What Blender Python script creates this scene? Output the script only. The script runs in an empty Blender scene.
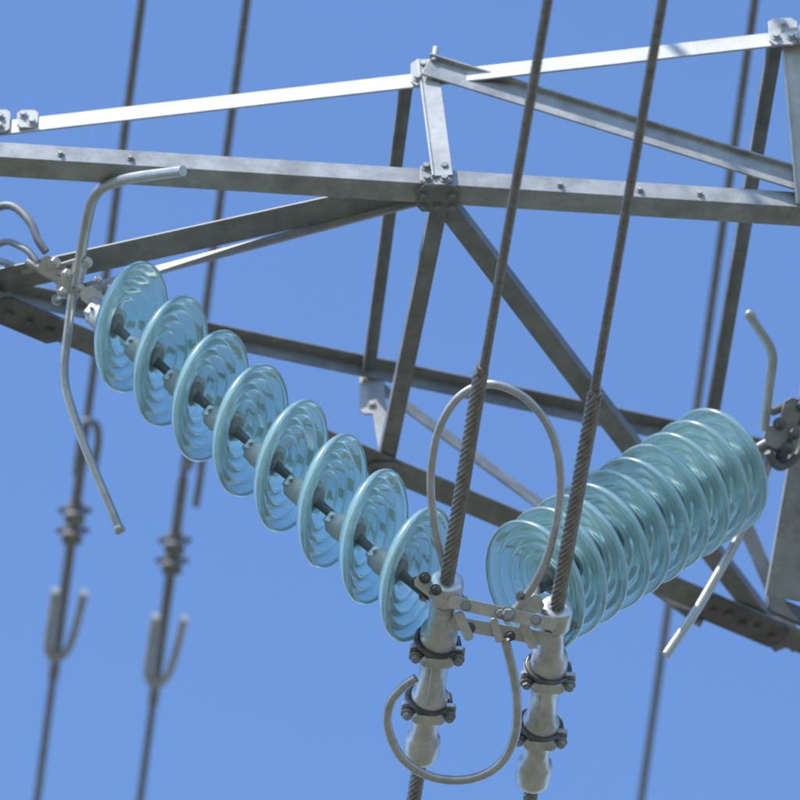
import bpy, bmesh, math, random
from mathutils import Vector, Matrix
random.seed(7)
scene=bpy.context.scene
V=Vector
# ------------------------------------------------------------------ survey frame
ELEV=math.radians(45)
s,c=math.sin(ELEV),math.cos(ELEV)
CAM=V((0,0,1.6)); R=V((1,0,0)); U=V((0,-s,c)); F=V((0,c,s))
D0=12.0
def ray(u,v): return F+R*((u-400)/6000)+U*((400-v)/6000)
def P(u,v,d=0.0): return CAM+ray(u,v)*(D0+d)
def PZ(u,v,Z):
    r=ray(u,v); return CAM+r*((Z-CAM.z)/r.z)
def camdir(x,y,toward): return (R*x+U*y-F*toward).normalized()
UP=V((0,0,1)); BK=V((0,1,0)); FR=V((0,-1,0)); XR=V((1,0,0))

# ------------------------------------------------------------------ materials
def new_mat(name):
    m=bpy.data.materials.new(name); m.use_nodes=True
    nt=m.node_tree; b=nt.nodes['Principled BSDF']; return m,nt,b
def steel(name,c1,c2,metal,rough,scale=18,bump=0.15,rust=0.0):
    m,nt,b=new_mat(name)
    tc=nt.nodes.new('ShaderNodeTexCoord')
    n=nt.nodes.new('ShaderNodeTexNoise'); n.inputs['Scale'].default_value=scale; n.inputs['Detail'].default_value=9
    n.inputs['Roughness'].default_value=0.7
    r=nt.nodes.new('ShaderNodeValToRGB')
    r.color_ramp.elements[0].position=0.34; r.color_ramp.elements[1].position=0.66
    r.color_ramp.elements[0].color=(*c1,1); r.color_ramp.elements[1].color=(*c2,1)
    nt.links.new(tc.outputs['Object'],n.inputs['Vector']); nt.links.new(n.outputs['Fac'],r.inputs['Fac'])
    last=r.outputs['Color']
    if rust>0:
        n2=nt.nodes.new('ShaderNodeTexNoise'); n2.inputs['Scale'].default_value=6; n2.inputs['Detail'].default_value=9; n2.inputs['Roughness'].default_value=0.7
        r2=nt.nodes.new('ShaderNodeValToRGB'); r2.color_ramp.elements[0].position=0.50; r2.color_ramp.elements[1].position=0.72
        r2.color_ramp.elements[0].color=(0,0,0,1)
        r2.color_ramp.elements[1].color=(rust,rust,rust,1)
        mx=nt.nodes.new('ShaderNodeMix'); mx.data_type='RGBA'
        nt.links.new(tc.outputs['Object'],n2.inputs['Vector']); nt.links.new(n2.outputs['Fac'],r2.inputs['Fac'])
        nt.links.new(r2.outputs['Color'],mx.inputs[0]); nt.links.new(last,mx.inputs[6]); mx.inputs[7].default_value=(0.14,0.12,0.095,1)
        last=mx.outputs[2]
    nt.links.new(last,b.inputs['Base Color'])
    n3=nt.nodes.new('ShaderNodeTexNoise'); n3.inputs['Scale'].default_value=160; n3.inputs['Detail'].default_value=4
    bp=nt.nodes.new('ShaderNodeBump'); bp.inputs['Strength'].default_value=bump; bp.inputs['Distance'].default_value=0.001
    nt.links.new(tc.outputs['Object'],n3.inputs['Vector']); nt.links.new(n3.outputs['Fac'],bp.inputs['Height']); nt.links.new(bp.outputs['Normal'],b.inputs['Normal'])
    rr=nt.nodes.new('ShaderNodeMapRange'); rr.inputs['To Min'].default_value=max(0.2,rough-0.12); rr.inputs['To Max'].default_value=rough+0.12
    nt.links.new(n.outputs['Fac'],rr.inputs['Value']); nt.links.new(rr.outputs['Result'],b.inputs['Roughness'])
    b.inputs['Metallic'].default_value=metal
    return m
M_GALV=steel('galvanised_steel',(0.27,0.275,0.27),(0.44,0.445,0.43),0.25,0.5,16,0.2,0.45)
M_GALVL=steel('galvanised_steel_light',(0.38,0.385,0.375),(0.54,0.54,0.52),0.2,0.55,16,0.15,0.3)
M_MID=steel('galvanised_steel_shaded',(0.17,0.175,0.17),(0.30,0.30,0.285),0.2,0.55,14,0.2,0.45)  # darker copy of the galvanised steel, underside shade put into its colour
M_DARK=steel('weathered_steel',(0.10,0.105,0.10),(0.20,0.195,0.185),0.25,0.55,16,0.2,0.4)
M_CAST=steel('cast_aluminium',(0.52,0.515,0.49),(0.70,0.69,0.66),0.75,0.36,22,0.35,0.45)
M_CABLE=steel('aluminium_strand',(0.19,0.175,0.155),(0.36,0.34,0.31),0.45,0.42,60,0.1,0.3)
M_BAND=steel('dark_band_steel',(0.09,0.09,0.088),(0.20,0.195,0.19),0.5,0.42,40,0.1)
M_CEM=steel('cement_grout',(0.20,0.20,0.19),(0.32,0.32,0.30),0.0,0.8,40,0.2)
def glass_mat():
    m,nt,b=new_mat('toughened_glass')
    b.inputs['Base Color'].default_value=(0.69,0.96,0.95,1)
    b.inputs['IOR'].default_value=1.52
    b.inputs['Transmission Weight'].default_value=0.76
    b.inputs['Coat Weight'].default_value=1.0
    b.inputs['Coat Roughness'].default_value=0.22
    b.inputs['Coat IOR'].default_value=1.6
    # slight moulding ripple and dust variation
    tc=nt.nodes.new('ShaderNodeTexCoord'); n=nt.nodes.new('ShaderNodeTexNoise'); n.inputs['Scale'].default_value=22; n.inputs['Detail'].default_value=3
    bp=nt.nodes.new('ShaderNodeBump'); bp.inputs['Strength'].default_value=0.25; bp.inputs['Distance'].default_value=0.004
    mr=nt.nodes.new('ShaderNodeMapRange'); mr.inputs['To Min'].default_value=0.02; mr.inputs['To Max'].default_value=0.10
    nt.links.new(tc.outputs['Object'],n.inputs['Vector']); nt.links.new(n.outputs['Fac'],bp.inputs['Height']); nt.links.new(bp.outputs['Normal'],b.inputs['Normal'])
    nt.links.new(n.outputs['Fac'],mr.inputs['Value']); nt.links.new(mr.outputs['Result'],b.inputs['Roughness'])
    return m
M_GLASS=glass_mat()

# ------------------------------------------------------------------ mesh builder
class MB:
    def __init__(self): self.v=[];self.f=[];self.sm=[];self.mi=[];self.mats=[]
    def mat(self,m):
        if m not in self.mats: self.mats.append(m)
        return self.mats.index(m)
    def add(self,vs,fs,m,smooth):
        o=len(self.v); self.v+= [tuple(x) for x in vs]; k=self.mat(m)
        for f in fs:
            self.f.append([i+o for i in f]); self.sm.append(smooth); self.mi.append(k)
    def obj(self,name,parent=None,bevel=0):
        me=bpy.data.meshes.new(name); me.from_pydata(self.v,[],self.f)
        for m in self.mats: me.materials.append(m)
        for i,p in enumerate(me.polygons): p.use_smooth=self.sm[i]; p.material_index=self.mi[i]
        bm=bmesh.new(); bm.from_mesh(me); bmesh.ops.recalc_face_normals(bm,faces=bm.faces); bm.to_mesh(me); bm.free()
        ob=bpy.data.objects.new(name,me); scene.collection.objects.link(ob)
        if parent: ob.parent=parent
        if bevel>0:
            b=ob.modifiers.new('bevel','BEVEL'); b.width=bevel; b.segments=2; b.limit_method='ANGLE'; b.angle_limit=math.radians(50)
        return ob
def empty(name):
    e=bpy.data.objects.new(name,None); scene.collection.objects.link(e); e.empty_display_size=0.1; return e
def frame(a):
    a=a.normalized(); h=UP if abs(a.z)<0.9 else XR
    x=a.cross(h).normalized(); y=a.cross(x).normalized(); return a,x,y
def angle(mb,p0,p1,f1,f2,w1,w2=None,t=0.005,m=None):
    if w2 is None: w2=w1
    m=m or M_GALV
    a=(p1-p0).normalized()
    f1=(f1-a*f1.dot(a)).normalized(); f2=(f2-a*f2.dot(a)); f2=(f2-f1*f2.dot(f1)).normalized()
    prof=[(0,0),(w1,0),(w1,t),(t,t),(t,w2),(0,w2)]
    vs=[]
    for p in (p0,p1):
        for x,y in prof: vs.append(p+f1*x+f2*y)
    n=6; fs=[[i,(i+1)%n,n+(i+1)%n,n+i] for i in range(n)]
    fs+=[[0,1,2,3],[0,3,4,5],[6,9,8,7],[6,11,10,9]]
    mb.add(vs,fs,m,False)
def prism(mb,pts,z,t,m):
    n=len(pts); vs=[p-z*t/2 for p in pts]+[p+z*t/2 for p in pts]
    fs=[list(range(n))[::-1],list(range(n,2*n))]+[[i,(i+1)%n,n+(i+1)%n,n+i] for i in range(n)]
    mb.add(vs,fs,m,False)
def plate(mb,cn,x,y,w,h,t,m,ch=0.2):
    x=x.normalized(); z=x.cross(y).normalized(); y=z.cross(x).normalized()
    k=ch*min(w,h); a,b=w/2,h/2
    pts=[(-a+k,-b),(a-k,-b),(a,-b+k),(a,b-k),(a-k,b),(-a+k,b),(-a,b-k),(-a,-b+k)]
    prism(mb,[cn+x*p+y*q for p,q in pts],z,t,m)
def lathe(mb,o,axis,prof,m,seg=24,smooth=True,closed=False):
    a,x,y=frame(axis); vs=[];fs=[]
    for z,r in prof:
        for i in range(seg):
            t=2*math.pi*i/seg; vs.append(o+a*z+(x*math.cos(t)+y*math.sin(t))*r)
    n=len(prof); rng=n if closed else n-1
    for j in range(rng):
        k=(j+1)%n
        for i in range(seg):
            fs.append([j*seg+i,j*seg+(i+1)%seg,k*seg+(i+1)%seg,k*seg+i])
    mb.add(vs,fs,m,smooth)
    if not closed:
        mb.add(vs[:seg],[list(range(seg))[::-1]],m,False); mb.add(vs[-seg:],[list(range(seg))],m,False)
def bolt(mb,o,n,r=0.011,h=0.009,m=None,washer=True):
    m=m or M_GALV; n=n.normalized()
    if washer: lathe(mb,o,n,[(0,r*1.35),(0.0025,r*1.35)],m,14,False)
    lathe(mb,o+n*0.002,n,[(0,r),(h*0.85,r),(h,r*0.85)],m,6,False)
def through_bolt(mb,p,n,l,r=0.012,m=None):
    n=n.normalized(); bolt(mb,p+n*l/2,n,r,r,m); bolt(mb,p-n*l/2,-n,r,r,m)
    lathe(mb,p-n*(l/2+r*1.6),n,[(0,r*0.55),(l+r*3.2,r*0.55)],m or M_GALV,10)
def spline(pts,n=8,closed=False):
    out=[]; N=len(pts)
    g=(lambda i: pts[i%N]) if closed else (lambda i: pts[max(0,min(N-1,i))])
    for i in range(N if closed else N-1):
        p0,p1,p2,p3=g(i-1),g(i),g(i+1),g(i+2)
        for k in range(n):
            t=k/n; out.append(0.5*((2*p1)+(p2-p0)*t+(2*p0-5*p1+4*p2-p3)*t*t+(3*p1-p0-3*p2+p3)*t**3))
    if not closed: out.append(pts[-1].copy())
    return out
def rounded(pts,rad=0.02,n=6):
    out=[pts[0].copy()]
    for i in range(1,len(pts)-1):
        a,b,d=pts[i-1],pts[i],pts[i+1]
        u=(a-b); w=(d-b); r=min(rad,u.length*.45,w.length*.45); u.normalize(); w.normalize()
        s0=b+u*r; s1=b+w*r
        for k in range(n+1):
            t=k/n; out.append(s0*(1-t)**2+b*2*t*(1-t)+s1*t*t)
    out.append(pts[-1].copy()); return out
def tube(mb,pts,r,m,seg=12,closed=False,flat=1.0):
    N=len(pts); vs=[];fs=[]
    t0=(pts[1]-pts[0]).normalized(); _,x,y=frame(t0)
    for i,p in enumerate(pts):
        if closed: t=(pts[(i+1)%N]-pts[i-1]).normalized()
        else: t=(pts[min(N-1,i+1)]-pts[max(0,i-1)]).normalized()
        x=(x-t*x.dot(t)).normalized(); y=t.cross(x)
        for k in range(seg):
            a=2*math.pi*k/seg; vs.append(p+x*math.cos(a)*r+y*math.sin(a)*r*flat)
    for i in range(N if closed else N-1):
        j=(i+1)%N
        for k in range(seg): fs.append([i*seg+k,i*seg+(k+1)%seg,j*seg+(k+1)%seg,j*seg+k])
    mb.add(vs,fs,m,True)
    if not closed:
        mb.add(vs[:seg],[list(range(seg))[::-1]],m,False); mb.add(vs[-seg:],[list(range(seg))],m,False)
def stranded(mb,p0,p1,Rr,n,pitch,m,seg_per=14,sides=6,flare=0.0):
    a,x,y=frame(p1-p0); L=(p1-p0).length
    rs=Rr*math.sin(math.pi/n)/(1+math.sin(math.pi/n))*1.04; rc=Rr-rs
    N=max(4,int(L/pitch*seg_per))
    for k in range(n):
        ph=2*math.pi*k/n; pts=[]
        cut=random.uniform(0,0.03) if flare>0 else 0
        for i in range(N+1):
            z=(L-cut)*i/N; q=ph+2*math.pi*z/pitch
            pts.append(p0+a*z+(x*math.cos(q)+y*math.sin(q))*rc)
        tube(mb,pts,rs,m,sides)
    lathe(mb,p0,p1-p0,[(0,rc),(L,rc)],m,12)

# ------------------------------------------------------------------ heights
Z0=CAM.z+9.20; Z1=Z0+0.345
def A(u): return PZ(u,157+0.0625*u,Z0)
def J(u): return PZ(u,318+0.42*u,Z0)
def B(u): return PZ(u,121-0.115*u,Z1)
def I(u): return PZ(u,290+0.209*u,Z1)

# ------------------------------------------------------------------ tower
tower=empty('transmission_tower')
mb=MB()
UE=1300
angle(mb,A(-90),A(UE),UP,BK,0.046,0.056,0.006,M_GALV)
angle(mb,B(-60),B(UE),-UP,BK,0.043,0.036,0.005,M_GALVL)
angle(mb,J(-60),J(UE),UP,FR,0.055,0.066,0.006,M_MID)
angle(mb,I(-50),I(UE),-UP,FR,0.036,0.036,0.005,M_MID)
mb.obj('crossarm_chords',tower,0.0012)
mb=MB()
zo=V((0,0,0.0072))
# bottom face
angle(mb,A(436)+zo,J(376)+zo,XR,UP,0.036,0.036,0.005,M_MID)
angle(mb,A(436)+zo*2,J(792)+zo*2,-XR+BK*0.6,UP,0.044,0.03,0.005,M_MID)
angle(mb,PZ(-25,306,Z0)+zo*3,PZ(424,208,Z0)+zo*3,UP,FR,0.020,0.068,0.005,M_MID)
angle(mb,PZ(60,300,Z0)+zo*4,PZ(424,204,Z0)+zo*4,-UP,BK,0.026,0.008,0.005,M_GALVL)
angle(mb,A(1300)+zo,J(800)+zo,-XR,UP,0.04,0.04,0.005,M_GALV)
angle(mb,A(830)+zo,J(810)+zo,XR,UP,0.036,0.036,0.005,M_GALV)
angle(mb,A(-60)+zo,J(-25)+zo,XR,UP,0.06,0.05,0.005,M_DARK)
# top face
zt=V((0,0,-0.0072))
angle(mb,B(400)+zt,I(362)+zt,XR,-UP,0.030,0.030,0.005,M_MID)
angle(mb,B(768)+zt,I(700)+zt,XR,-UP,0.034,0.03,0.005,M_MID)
# front face
fo=V((0,-0.007,0))
angle(mb,B(417)+fo+V((0,0,0.03)),A(432)+fo+V((0,0,0.012)),XR,FR*1.0,0.044,0.008,0.005,M_GALVL)
angle(mb,B(430)+fo*2+V((0,0,0.025)),A(888)+fo*2+V((0,0,0.025)),-UP,FR,0.058,0.018,0.005,M_GALV)
angle(mb,B(780)+fo,A(796)+fo,XR,FR,0.046,0.008,0.005,M_GALVL)
angle(mb,B(800)+fo*2,A(1300)+fo*2,-UP,BK,0.045,0.02,0.005,M_GALVL)
# back face
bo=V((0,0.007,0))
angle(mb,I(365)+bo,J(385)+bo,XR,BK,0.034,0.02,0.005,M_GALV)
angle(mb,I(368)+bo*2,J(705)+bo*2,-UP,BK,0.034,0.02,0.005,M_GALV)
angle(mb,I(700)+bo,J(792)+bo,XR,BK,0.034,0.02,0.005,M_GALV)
mb.obj('crossarm_bracing',tower,0.001)
mb=MB()
fn=V((0,-1,0))
def gus(cn,x,y,w,h,n,bolts,m=M_GALV,t=0.006):
    plate(mb,cn,x,y,w,h,t,m)
    for (p,q) in bolts: bolt(mb,cn+x.normalized()*p+y.normalized()*q+n.normalized()*t/2,n,0.008,0.008,m)
gus(A(436)+V((0,-0.004,0.026)),XR,UP,0.066,0.068,fn,[(-.018,-.018),(.018,-.018),(.018,.018),(-.02,.018)])
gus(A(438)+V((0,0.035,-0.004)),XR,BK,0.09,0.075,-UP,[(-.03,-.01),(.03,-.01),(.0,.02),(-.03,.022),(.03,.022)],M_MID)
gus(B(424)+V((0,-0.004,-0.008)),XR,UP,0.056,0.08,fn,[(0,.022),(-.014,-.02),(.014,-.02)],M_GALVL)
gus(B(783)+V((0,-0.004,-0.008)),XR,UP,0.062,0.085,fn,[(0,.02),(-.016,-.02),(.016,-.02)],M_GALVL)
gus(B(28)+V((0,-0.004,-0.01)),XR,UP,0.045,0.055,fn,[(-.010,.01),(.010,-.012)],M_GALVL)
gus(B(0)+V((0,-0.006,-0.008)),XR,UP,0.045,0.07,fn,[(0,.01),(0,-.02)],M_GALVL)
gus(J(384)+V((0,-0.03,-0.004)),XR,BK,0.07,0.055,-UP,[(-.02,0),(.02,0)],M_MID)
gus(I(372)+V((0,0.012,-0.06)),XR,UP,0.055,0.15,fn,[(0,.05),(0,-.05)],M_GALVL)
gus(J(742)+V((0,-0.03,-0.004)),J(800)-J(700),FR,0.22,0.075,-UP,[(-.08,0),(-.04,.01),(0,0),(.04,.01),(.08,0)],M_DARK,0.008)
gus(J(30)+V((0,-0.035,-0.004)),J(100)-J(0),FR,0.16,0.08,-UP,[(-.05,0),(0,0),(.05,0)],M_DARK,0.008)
tube(mb,[B(434)+V((0,-0.02,0.01)),B(436)+V((0,-0.02,0.05))],0.007,M_GALVL,10)
for u in (60,130,700,640,560):
    bolt(mb,A(u)+V((0,0,0.02)),fn,0.006,0.006)
mb.obj('gusset_plates',tower,0.0008)
# hanger plate beside right string
mb=MB()
angle(mb,P(812,330,1.12),P(766,596,1.12),XR,BK,0.16,0.06,0.008,M_GALV)
plate(mb,P(790,612,1.10),J(800)-J(700),UP,0.12,0.05,0.01,M_DARK)
mb.obj('string_hanger_leg',tower,0.001)
# tower body out to the right, down to the ground
mb=MB()
ca,cj=A(UE),J(UE); w=1.7
tops=[ca,cj,cj+XR*w,ca+XR*w]
ctr=sum(tops,V((0,0,0)))/4
def leg(i,z):
    k=1+(Z0-z)/Z0*0.55
    q=tops[i]; return V((ctr.x+(q.x-ctr.x)*k if z<Z0 else q.x,ctr.y+(q.y-ctr.y)*k if z<Z0 else q.y,z))
lv=[0,1.9,3.7,5.4,7.0,8.4,9.6,Z0,Z1+0.02,Z1+1.3]
for i in range(4):
    q=(ctr-tops[i]); q.z=0
    angle(mb,leg(i,-0.3),leg(i,Z0),XR*(1 if q.x>0 else -1),BK*(1 if q.y>0 else -1),0.10,0.10,0.01,M_GALV)
    angle(mb,leg(i,Z0),leg(i,Z1+1.3),XR*(1 if q.x>0 else -1),BK*(1 if q.y>0 else -1),0.09,0.09,0.01,M_GALV)
for a_,b_ in zip(lv[:-1],lv[1:]):
    for i in range(4):
        j=(i+1)%4
        n=((tops[i]+tops[j])/2-ctr); n.z=0; n.normalize()
        angle(mb,leg(i,a_)-n*.012,leg(j,b_)-n*.012,UP,-n,0.05,0.05,0.005,M_GALV)
        angle(mb,leg(j,a_)-n*.02,leg(i,b_)-n*.02,UP,-n,0.05,0.05,0.005,M_GALV)
        angle(mb,leg(i,b_)-n*.028,leg(j,b_)-n*.028,-UP,-n,0.05,0.05,0.005,M_GALV)
mb.obj('tower_body',tower)
mb=MB()
M_CONC=steel('concrete',(.3,.29,.27),(.38,.37,.34),0,.85)
for i in range(4):
    p=leg(i,0); lathe(mb,V((p.x,p.y,-0.2)),UP,[(0,.35),(0.45,.35),(0.5,.3)],M_CONC,24,False)
mb.obj('footings',tower)

# ------------------------------------------------------------------ insulators
def disc_profile():
    top=[(0.000,0.030),(0.001,0.045),(0.006,0.062),(0.014,0.085),(0.024,0.108),(0.036,0.128),(0.046,0.138),(0.053,0.141),(0.060,0.139)]
    rib=[(0.061,0.135),(0.052,0.130),(0.040,0.122),(0.039,0.117),(0.048,0.112),(0.050,0.108),(0.047,0.105),(0.033,0.098),(0.031,0.092),
         (0.041,0.087),(0.043,0.083),(0.040,0.080),(0.025,0.073),(0.023,0.067),(0.032,0.063),(0.034,0.059),(0.031,0.056),(0.018,0.050),(0.016,0.030)]
    return top+rib
def insulator_string(first,last,n,glass_n,start,end):
    root=empty('insulator_string')
    ax=(last-first).normalized()
    g=MB(); h=MB()
    sp=(last-first).length/(n-1)
    for i in range(n):
        cpos=first.lerp(last,i/(n-1))
        wob=V((random.uniform(-1,1),random.uniform(-1,1),random.uniform(-1,1)))*0.035
        gn=(glass_n+wob).normalized()
        lathe(g,cpos-gn*0.028,gn,disc_profile(),M_GLASS,56,True,True)
        o=cpos-gn*0.028
        mid=(ax+gn).normalized()
        lathe(h,o-mid*0.052,mid,[(-0.004,0.016),(0,0.022),(0.012,0.024),(0.016,0.027),(0.034,0.030),(0.050,0.034),(0.060,0.035),(0.064,0.031)],M_GALVL,24)
        lathe(h,o+gn*0.012,gn,[(0,0.022),(0.010,0.021),(0.012,0.016)],M_CEM,20)
        nxt=o+ax*(sp-0.05)
        L=(nxt-o).length
        lathe(h,o+ax*0.02,ax,[(0,0.012),(0.02,0.010),(L-0.03,0.009),(L-0.012,0.009),(L-0.008,0.014),(L-0.002,0.014)],M_DARK,14)
        sd=ax.cross(gn+V((0.3,0,0))).normalized()
        tube(h,[o-mid*0.045-sd*0.034,o-mid*0.045+sd*0.034],0.0045,M_CAST,8)
        plate(h,o-mid*0.05+sd*0.0,sd,mid,0.046,0.022,0.024,M_CAST,0.25)
    g.obj('glass_discs',root); h.obj('caps_and_pins',root)
    k=MB()
    tube(k,[start,first-ax*0.07],0.011,M_GALV,12)
    tube(k,[last+ax*0.04,end],0.012,M_GALV,12)
    k.obj('end_links',root)
    return root
L1=P(122,325,0.59); L8=P(406,571,0.07)
insulator_string(L1,L8,8,camdir(.88,-.20,.42),P(78,287,0.70),P(434,592,0.0))
R1=P(726,467,0.93); R9=P(544,582,0.16)
insulator_string(R1,R9,10,camdir(-.71,-.31,.63),P(790,430,1.02),P(530,605,0.03))

# ------------------------------------------------------------------ near conductors
ZC=P(445,585,0).z
def conductor(top,arm,clamp_top,clamp_bot,bot,Z,Rw=0.0098,Ra=0.0155):
    root=empty('overhead_conductor'); m=MB()
    t=PZ(*top,Z); a=PZ(*arm,Z); ct=PZ(*clamp_top,Z); cb=PZ(*clamp_bot,Z); b=PZ(*bot,Z)
    stranded(m,ct,t+(t-a)*0.5,Rw,12,0.20,M_CABLE,12)
    stranded(m,cb,b+(b-cb)*1.0,Rw,12,0.20,M_CABLE,12)
    stranded(m,ct-(a-ct)*0.1,a,Ra,9,0.15,M_CABLE,18,8,0.02)
    stranded(m,cb,cb+(cb-ct)*0.25,Ra,9,0.15,M_CABLE,18,8)
    m.obj('stranded_cable',root)
    m=MB(); e=t+(t-a)*0.5; d=(t-ct).normalized()
    tube(m,[e,e+d*12+V((0,0,0.25)),e+d*30+V((0,0,1.0)),e+d*60+V((0,0,3.5))],Rw,M_CABLE,10)
    e=b+(b-cb); d=(b-cb).normalized()
    tube(m,[e,e+d*12+V((0,0,0.25)),e+d*30+V((0,0,1.0)),e+d*60+V((0,0,3.5))],Rw,M_CABLE,10)
    m.obj('span_cable',root)
    return ct,cb
c1=conductor((547,0),(482,365),(447,580),(420,758),(411,800),ZC)
c2=conductor((663,0),(596,388),(557,606),(532,784),(527,806),ZC)

def clamp(ct,cb):
    root=empty('suspension_clamp'); m=MB()
    d=(cb-ct); L=d.length; a=d.normalized()
    pr=[(0,.020),(0.001,.030),(.004,.034),(.010,.035),(.042,.035),(.048,.034),(.052,.029),(.060,.027),(.075,.026),(.120,.027),(.127,.029),(.130,.035),(.135,.037),(.165,.039),(.20,.038),
        (.212,.036),(.218,.031),(.26,.030),(.30,.031),(.305,.036),(.315,.039),(.345,.039),(.350,.037),(.355,.030),(.37,.028),(.40,.027),(.425,.029),(.430,.035),(.436,.037),(.470,.038),(.480,.036),(.487,.030),(.49,.018)]
    pr=[(z*L/0.49,r) for z,r in pr]
    lathe(m,ct,a,pr,M_CAST,32)
    m.obj('body',root,0)
    m=MB()
    side=XR-a*XR.dot(a); side.normalize(); nrm=side.cross(a).normalized()
    if nrm.dot(F)>0: nrm=-nrm
    for f in (0.34,0.66):
        o=ct+d*f
        ring=[]
        for k in range(28):
            q=2*math.pi*k/28; ring.append(o+side*math.cos(q)*0.044+nrm*math.sin(q)*0.042+a*0.006*math.cos(q))
        tube(m,ring,0.0055,M_BAND,10,True)
        ring=[p+a*0.024 for p in ring]
        tube(m,ring,0.0055,M_CAST,10,True)
        for sg in (-1,1):
            q=o+side*sg*0.043+a*0.015
            lathe(m,q-nrm*0.03,nrm,[(0,.006),(.075,.006)],M_GALV,10)
            bolt(m,q+nrm*0.030,nrm,0.010,0.011,M_GALV)
            plate(m,q+nrm*0.018,side,a,0.026,0.042,0.010,M_CAST)
        plate(m,o+nrm*0.043+a*0.014,side,a,0.066,0.026,0.009,M_CAST,0.3)
    # keeper rib along the body
    plate(m,ct+d*0.5+nrm*0.036,a,side,L*0.22,0.016,0.012,M_CAST,0.3)
    o=ct+d*0.1
    through_bolt(m,o,side,0.072,0.008,M_GALV)
    m.obj('keepers_and_u_bolts',root,0.0008)
clamp(*c1); clamp(*c2)

# ------------------------------------------------------------------ yoke
root=empty('yoke_plate'); m=MB()
def bar(u0,v0,u1,v1,d,h,t,mt=M_CAST,dd=0.0):
    p,q=P(u0,v0,d),P(u1,v1,d+dd)
    plate(m,(p+q)/2,q-p,U,(q-p).length,h,t,mt,0.25)
bar(448,601,556,625,-0.02,0.026,0.012)
bar(448,622,552,640,0.05,0.028,0.012)
bar(458,612,470,640,0.015,0.02,0.05)
bar(493,618,500,642,0.015,0.016,0.05)
bar(522,622,534,648,0.015,0.02,0.05)
for u,v in ((466,606),(500,613),(536,620)): bolt(m,P(u,v,-0.028),-F,0.008,0.010,M_GALV)
for u,v in ((470,628),(510,636)): bolt(m,P(u,v,0.042),-F,0.008,0.010,M_DARK)
plate(m,P(428,585,0.01),camdir(1,-.8,0),U,0.055,0.035,0.034,M_CAST)
through_bolt(m,P(421,580,0.0),camdir(.3,.2,1),0.05,0.009,M_BAND)
through_bolt(m,P(432,592,-0.01),camdir(.3,.2,1),0.05,0.009,M_BAND)
plate(m,P(531,606,0.02),camdir(1,.6,0),U,0.05,0.035,0.034,M_CAST)
through_bolt(m,P(524,600,0.0),camdir(-.2,.3,1),0.05,0.009,M_BAND)
m.obj('plates_and_bolts',root,0.001)

# ------------------------------------------------------------------ rings
M_ROD=steel('rod_aluminium',(0.42,0.42,0.405),(0.56,0.555,0.54),0.65,0.36,30,0.25,0.3)
def ring(pts,r,mt):
    m=MB(); tube(m,spline([P(*p) for p in pts],8),r,mt,14)
    return m
m=ring([(508,614,-.01),(520,604,-.02),(543,568,-.04),(557,520,-.07),(560,472,-.09),(551,432,-.11),(530,402,-.12),(502,386,-.13),(478,386,-.12),(455,401,-.11),(438,432,-.09),(431,472,-.07),(433,515,-.05),(441,552,-.03),(450,585,-.01),(462,606,0)],0.0085,M_ROD)
bolt(m,P(508,614,-.03),-F,0.012,0.012,M_GALV)
m.obj('corona_ring')
m=ring([(505,640,.02),(512,668,.04),(517,700,.06),(515,735,.09),(500,764,.11),(470,779,.12),(432,777,.12),(402,758,.10),(388,728,.08),(390,704,.06),(402,688,.04),(416,678,.03)],0.0095,M_ROD)
m.obj('corona_ring')
# ------------------------------------------------------------------ left hardware
root=empty('string_attachment'); m=MB()
tube(m,[P(28,262,.76),P(78,290,.69)],0.011,M_GALV,12)
tube(m,rounded([P(-14,252,.82),P(6,240,.80),P(28,250,.76),P(40,266,.74),P(26,272,.77),P(4,262,.80),P(-14,258,.83)],.02),0.0075,M_GALV,10)
tube(m,spline([P(46,252,.72),P(38,240,.73),P(30,222,.75),P(16,208,.78),P(2,206,.80),P(-12,214,.82)],6),0.009,M_MID,12)
plate(m,P(52,268,.72),camdir(1,-.5,0),U,0.055,0.040,0.016,M_CAST)
plate(m,P(70,286,.70),camdir(1,-.3,0),U,0.052,0.055,0.030,M_CAST,.3)
plate(m,P(78,272,.68),camdir(.2,1,0),camdir(1,0,0),0.06,0.030,0.018,M_CAST,.3)
plate(m,P(92,297,.66),camdir(1,-.8,0),U,0.05,0.036,0.028,M_CAST,.3)
for u,v,d in ((64,278,.675),(76,292,.675),(60,296,.68),(84,266,.66),(52,266,.70)): through_bolt(m,P(u,v,d+.02),camdir(.3,.3,1),0.05,0.0095,M_CAST)
for u,v,d in ((70,262,.68),(88,284,.66)): through_bolt(m,P(u,v,d+.02),camdir(1,.3,.3),0.04,0.008,M_GALV)
tube(m,[P(-10,226,.81),A(-12)+V((0,0.05,-0.0))],0.010,M_DARK,10)
tube(m,[P(-12,256,.82),J(-12)+V((0,-0.03,0))],0.010,M_DARK,10)
m.obj('shackles_and_links',root,0.0008)
m=MB()
tube(m,rounded([P(183,171,.38),P(128,178,.50),P(94,190,.58),P(84,235,.65),P(76,286,.67)],.05,8),0.0115,M_ROD,14)
m.obj('arcing_horn')
m=MB()
tube(m,rounded([P(72,295,.67),P(68,330,.66),P(62,380,.64),P(82,440,.60),P(121,533,.54)],.06,8),0.0098,M_ROD,14)
lathe(m,P(118,526,.543),P(121,533,.54)-P(118,526,.543),[(0,.010),(.004,.0115),(.015,.0115),(.018,.008)],M_ROD,14)
m.obj('arcing_horn')
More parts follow.
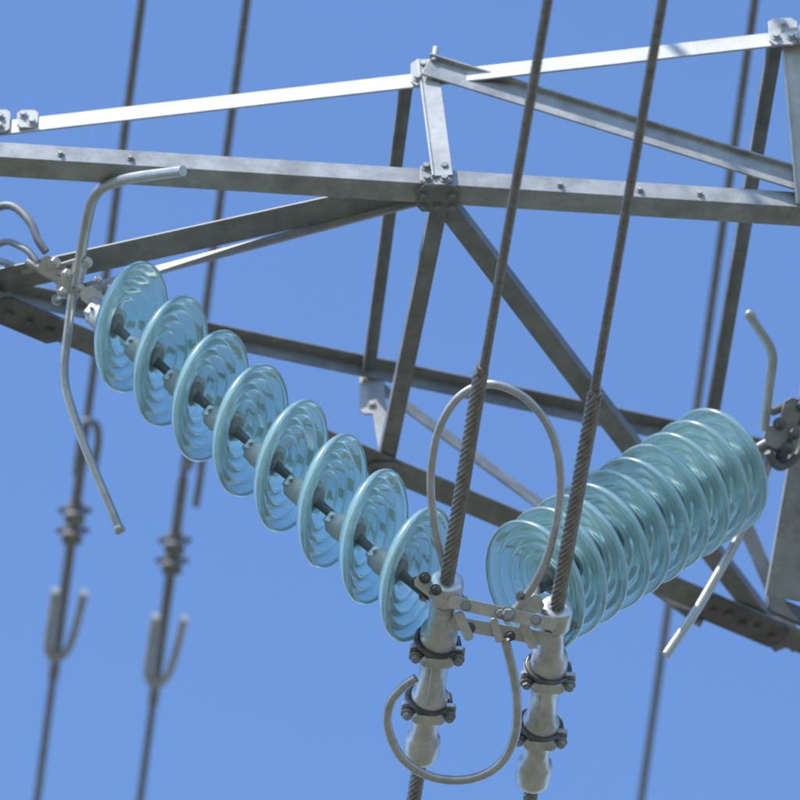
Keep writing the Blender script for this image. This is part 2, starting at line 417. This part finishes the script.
# ------------------------------------------------------------------ right hardware
root=empty('string_attachment'); m=MB()
plate(m,P(776,436,.99),camdir(1,.4,0),U,0.05,0.05,0.035,M_GALV,.3)
plate(m,P(790,415,1.0),camdir(.3,1,0),camdir(1,0,0),0.075,0.04,0.03,M_GALV,.3)
tube(m,rounded([P(768,452,.98),P(778,470,1.0),P(800,456,1.03),P(806,425,1.05),P(790,404,1.03),P(772,412,1.0)],.03),0.009,M_DARK,12)
for u,v in ((776,428),(790,438),(798,410),(784,452)): through_bolt(m,P(u,v,.99),camdir(.2,.3,1),0.06,0.011,M_DARK)
tube(m,[P(795,420,1.02),P(830,400,1.10),P(845,360,1.15)],0.014,M_DARK,12)
m.obj('shackles_and_links',root,0.0008)
m=MB()
tube(m,rounded([P(750,316,.90),P(774,352,.93),P(768,395,.96),P(764,430,.98)],.03,8),0.0105,M_ROD,14)
lathe(m,P(747,311,.899),P(753,320,.90)-P(747,311,.899),[(0,.006),(.004,.012),(.018,.012),(.022,.009)],M_ROD,14)
m.obj('arcing_horn')
m=MB()
tube(m,rounded([P(772,452,1.0),P(752,510,1.02),P(733,548,.98),P(697,610,.90),P(666,655,.84)],.04,8),0.0105,M_ROD,14)
m.obj('arcing_horn')

# ------------------------------------------------------------------ far conductors
ZF=12.9
def far_wire(u0,u1):
    root=empty('overhead_conductor')
    t=PZ(u0,0,ZF); b=PZ(u1,800,ZF); d=(t-b)
    m=MB(); stranded(m,b-d*0.3,t+d*0.3,0.0115,12,0.28,M_CABLE,10)
    m.obj('stranded_cable',root)
    m=MB(); dn=d.normalized()
    for e,q in ((t+d*.3,dn),(b-d*.3,-dn)):
        tube(m,[e,e+q*12+V((0,0,0.25)),e+q*30+V((0,0,1.0)),e+q*60+V((0,0,3.5))],0.0115,M_CABLE,10)
    m.obj('span_cable',root)
    return root
r1=far_wire(142,37); r2=far_wire(247,140); r3=far_wire(755,641)
def wx(u0,u1,v): return u0+(u1-u0)*v/800.0
def far_hw(root,u0,u1,vc,vh):
    Z=ZF-0.02
    Q=lambda off,v,dz=0: PZ(wx(u0,u1,v)+off,v,Z+dz)
    m2=MB()
    stranded(m2,Q(0,vc-60,.02),Q(0,vh+20,.02),0.0155,9,0.2,M_CABLE,14)
    for k,(vv) in enumerate((vc,vc+20)):
        o=Q(0,vv,.02)
        lathe(m2,Q(0,vv-7,.02),Q(0,vv+7,.02)-Q(0,vv-7,.02),[(0,.02),(.006,.024),(.04,.024),(.048,.02)],M_MID,18)
        through_bolt(m2,o,XR,0.060,0.010,M_DARK)
        plate(m2,o-V((0,0,0.03)),XR,BK,0.055,0.045,0.012,M_MID)
    pts=[Q(-9,vh-68,-.01),Q(-10,vh-30,-.01),Q(-10,vh-8,-.01),Q(0,vh+4,-.01),Q(12,vh-8,-.01),Q(17,vh-35,-.01),Q(20,vh-66,-.01)]
    tube(m2,rounded(pts,.03,6),0.0115,M_GALVL,12)
    m2.obj('hanger_hardware',root,0.0008)
far_hw(r1,142,37,510,658)
far_hw(r2,247,140,540,684)
m=MB(); Q=lambda u,v: PZ(u,v,ZF-0.03)
tube(m,rounded([Q(76,474),Q(80,440),Q(86,420),Q(97,424),Q(99,440),Q(94,468)],.03,6),0.0105,M_MID,12)
m.obj('hook_rod',r1)
m=MB(); tube(m,rounded([Q(188,468),Q(194,452),Q(203,455),Q(200,480),Q(196,505)],.03,6),0.0105,M_MID,12)
m.obj('hook_rod',r2)

# ------------------------------------------------------------------ ground
me=bpy.data.meshes.new('ground'); bm=bmesh.new()
bmesh.ops.create_grid(bm,x_segments=60,y_segments=60,size=3000); bm.to_mesh(me); bm.free()
g=bpy.data.objects.new('ground',me); scene.collection.objects.link(g)
m_,nt,b=new_mat('dry_ground'); tc=nt.nodes.new('ShaderNodeTexCoord'); n=nt.nodes.new('ShaderNodeTexNoise'); n.inputs['Scale'].default_value=0.6; n.inputs['Detail'].default_value=12
r=nt.nodes.new('ShaderNodeValToRGB'); r.color_ramp.elements[0].color=(0.07,0.08,0.045,1); r.color_ramp.elements[1].color=(0.20,0.18,0.13,1)
nt.links.new(tc.outputs['Object'],n.inputs['Vector']); nt.links.new(n.outputs['Fac'],r.inputs['Fac']); nt.links.new(r.outputs['Color'],b.inputs['Base Color']); b.inputs['Roughness'].default_value=0.95
me.materials.append(m_)

# ------------------------------------------------------------------ light
w=bpy.data.worlds.new('World'); scene.world=w; w.use_nodes=True; nt=w.node_tree
bg=nt.nodes['Background']; sky=nt.nodes.new('ShaderNodeTexSky'); sky.sky_type='NISHITA'; sky.sun_disc=False
SE=math.radians(52); az=math.radians(180+40)
sky.sun_elevation=SE; sky.sun_rotation=az; sky.dust_density=0.6; sky.ozone_density=1.5; sky.air_density=1.0
mul=nt.nodes.new('ShaderNodeMix'); mul.data_type='RGBA'; mul.blend_type='MULTIPLY'; mul.clamp_result=False
mul.inputs[0].default_value=1.0; mul.inputs[7].default_value=(1.26,1.54,1.90,1)
nt.links.new(sky.outputs[0],mul.inputs[6]); nt.links.new(mul.outputs[2],bg.inputs[0]); bg.inputs[1].default_value=0.15
sdv=V((math.sin(az)*math.cos(SE),math.cos(az)*math.cos(SE),math.sin(SE)))
sl=bpy.data.lights.new('sun','SUN'); sl.energy=5.0; sl.angle=math.radians(0.5); sl.color=(1,0.95,0.87)
so=bpy.data.objects.new('sun',sl); scene.collection.objects.link(so); so.rotation_euler=sdv.to_track_quat('Z','Y').to_euler()

# ------------------------------------------------------------------ camera
cd=bpy.data.cameras.new('camera'); co=bpy.data.objects.new('camera',cd); scene.collection.objects.link(co)
co.location=CAM; co.rotation_euler=(math.radians(90)+ELEV,0,0)
cd.sensor_width=36; cd.lens=270; cd.clip_start=0.1; cd.clip_end=8000
cd.dof.use_dof=True; cd.dof.focus_distance=12.1; cd.dof.aperture_fstop=4.0
scene.camera=co
scene.view_settings.view_transform='Standard'; scene.view_settings.look='None'; scene.view_settings.exposure=0
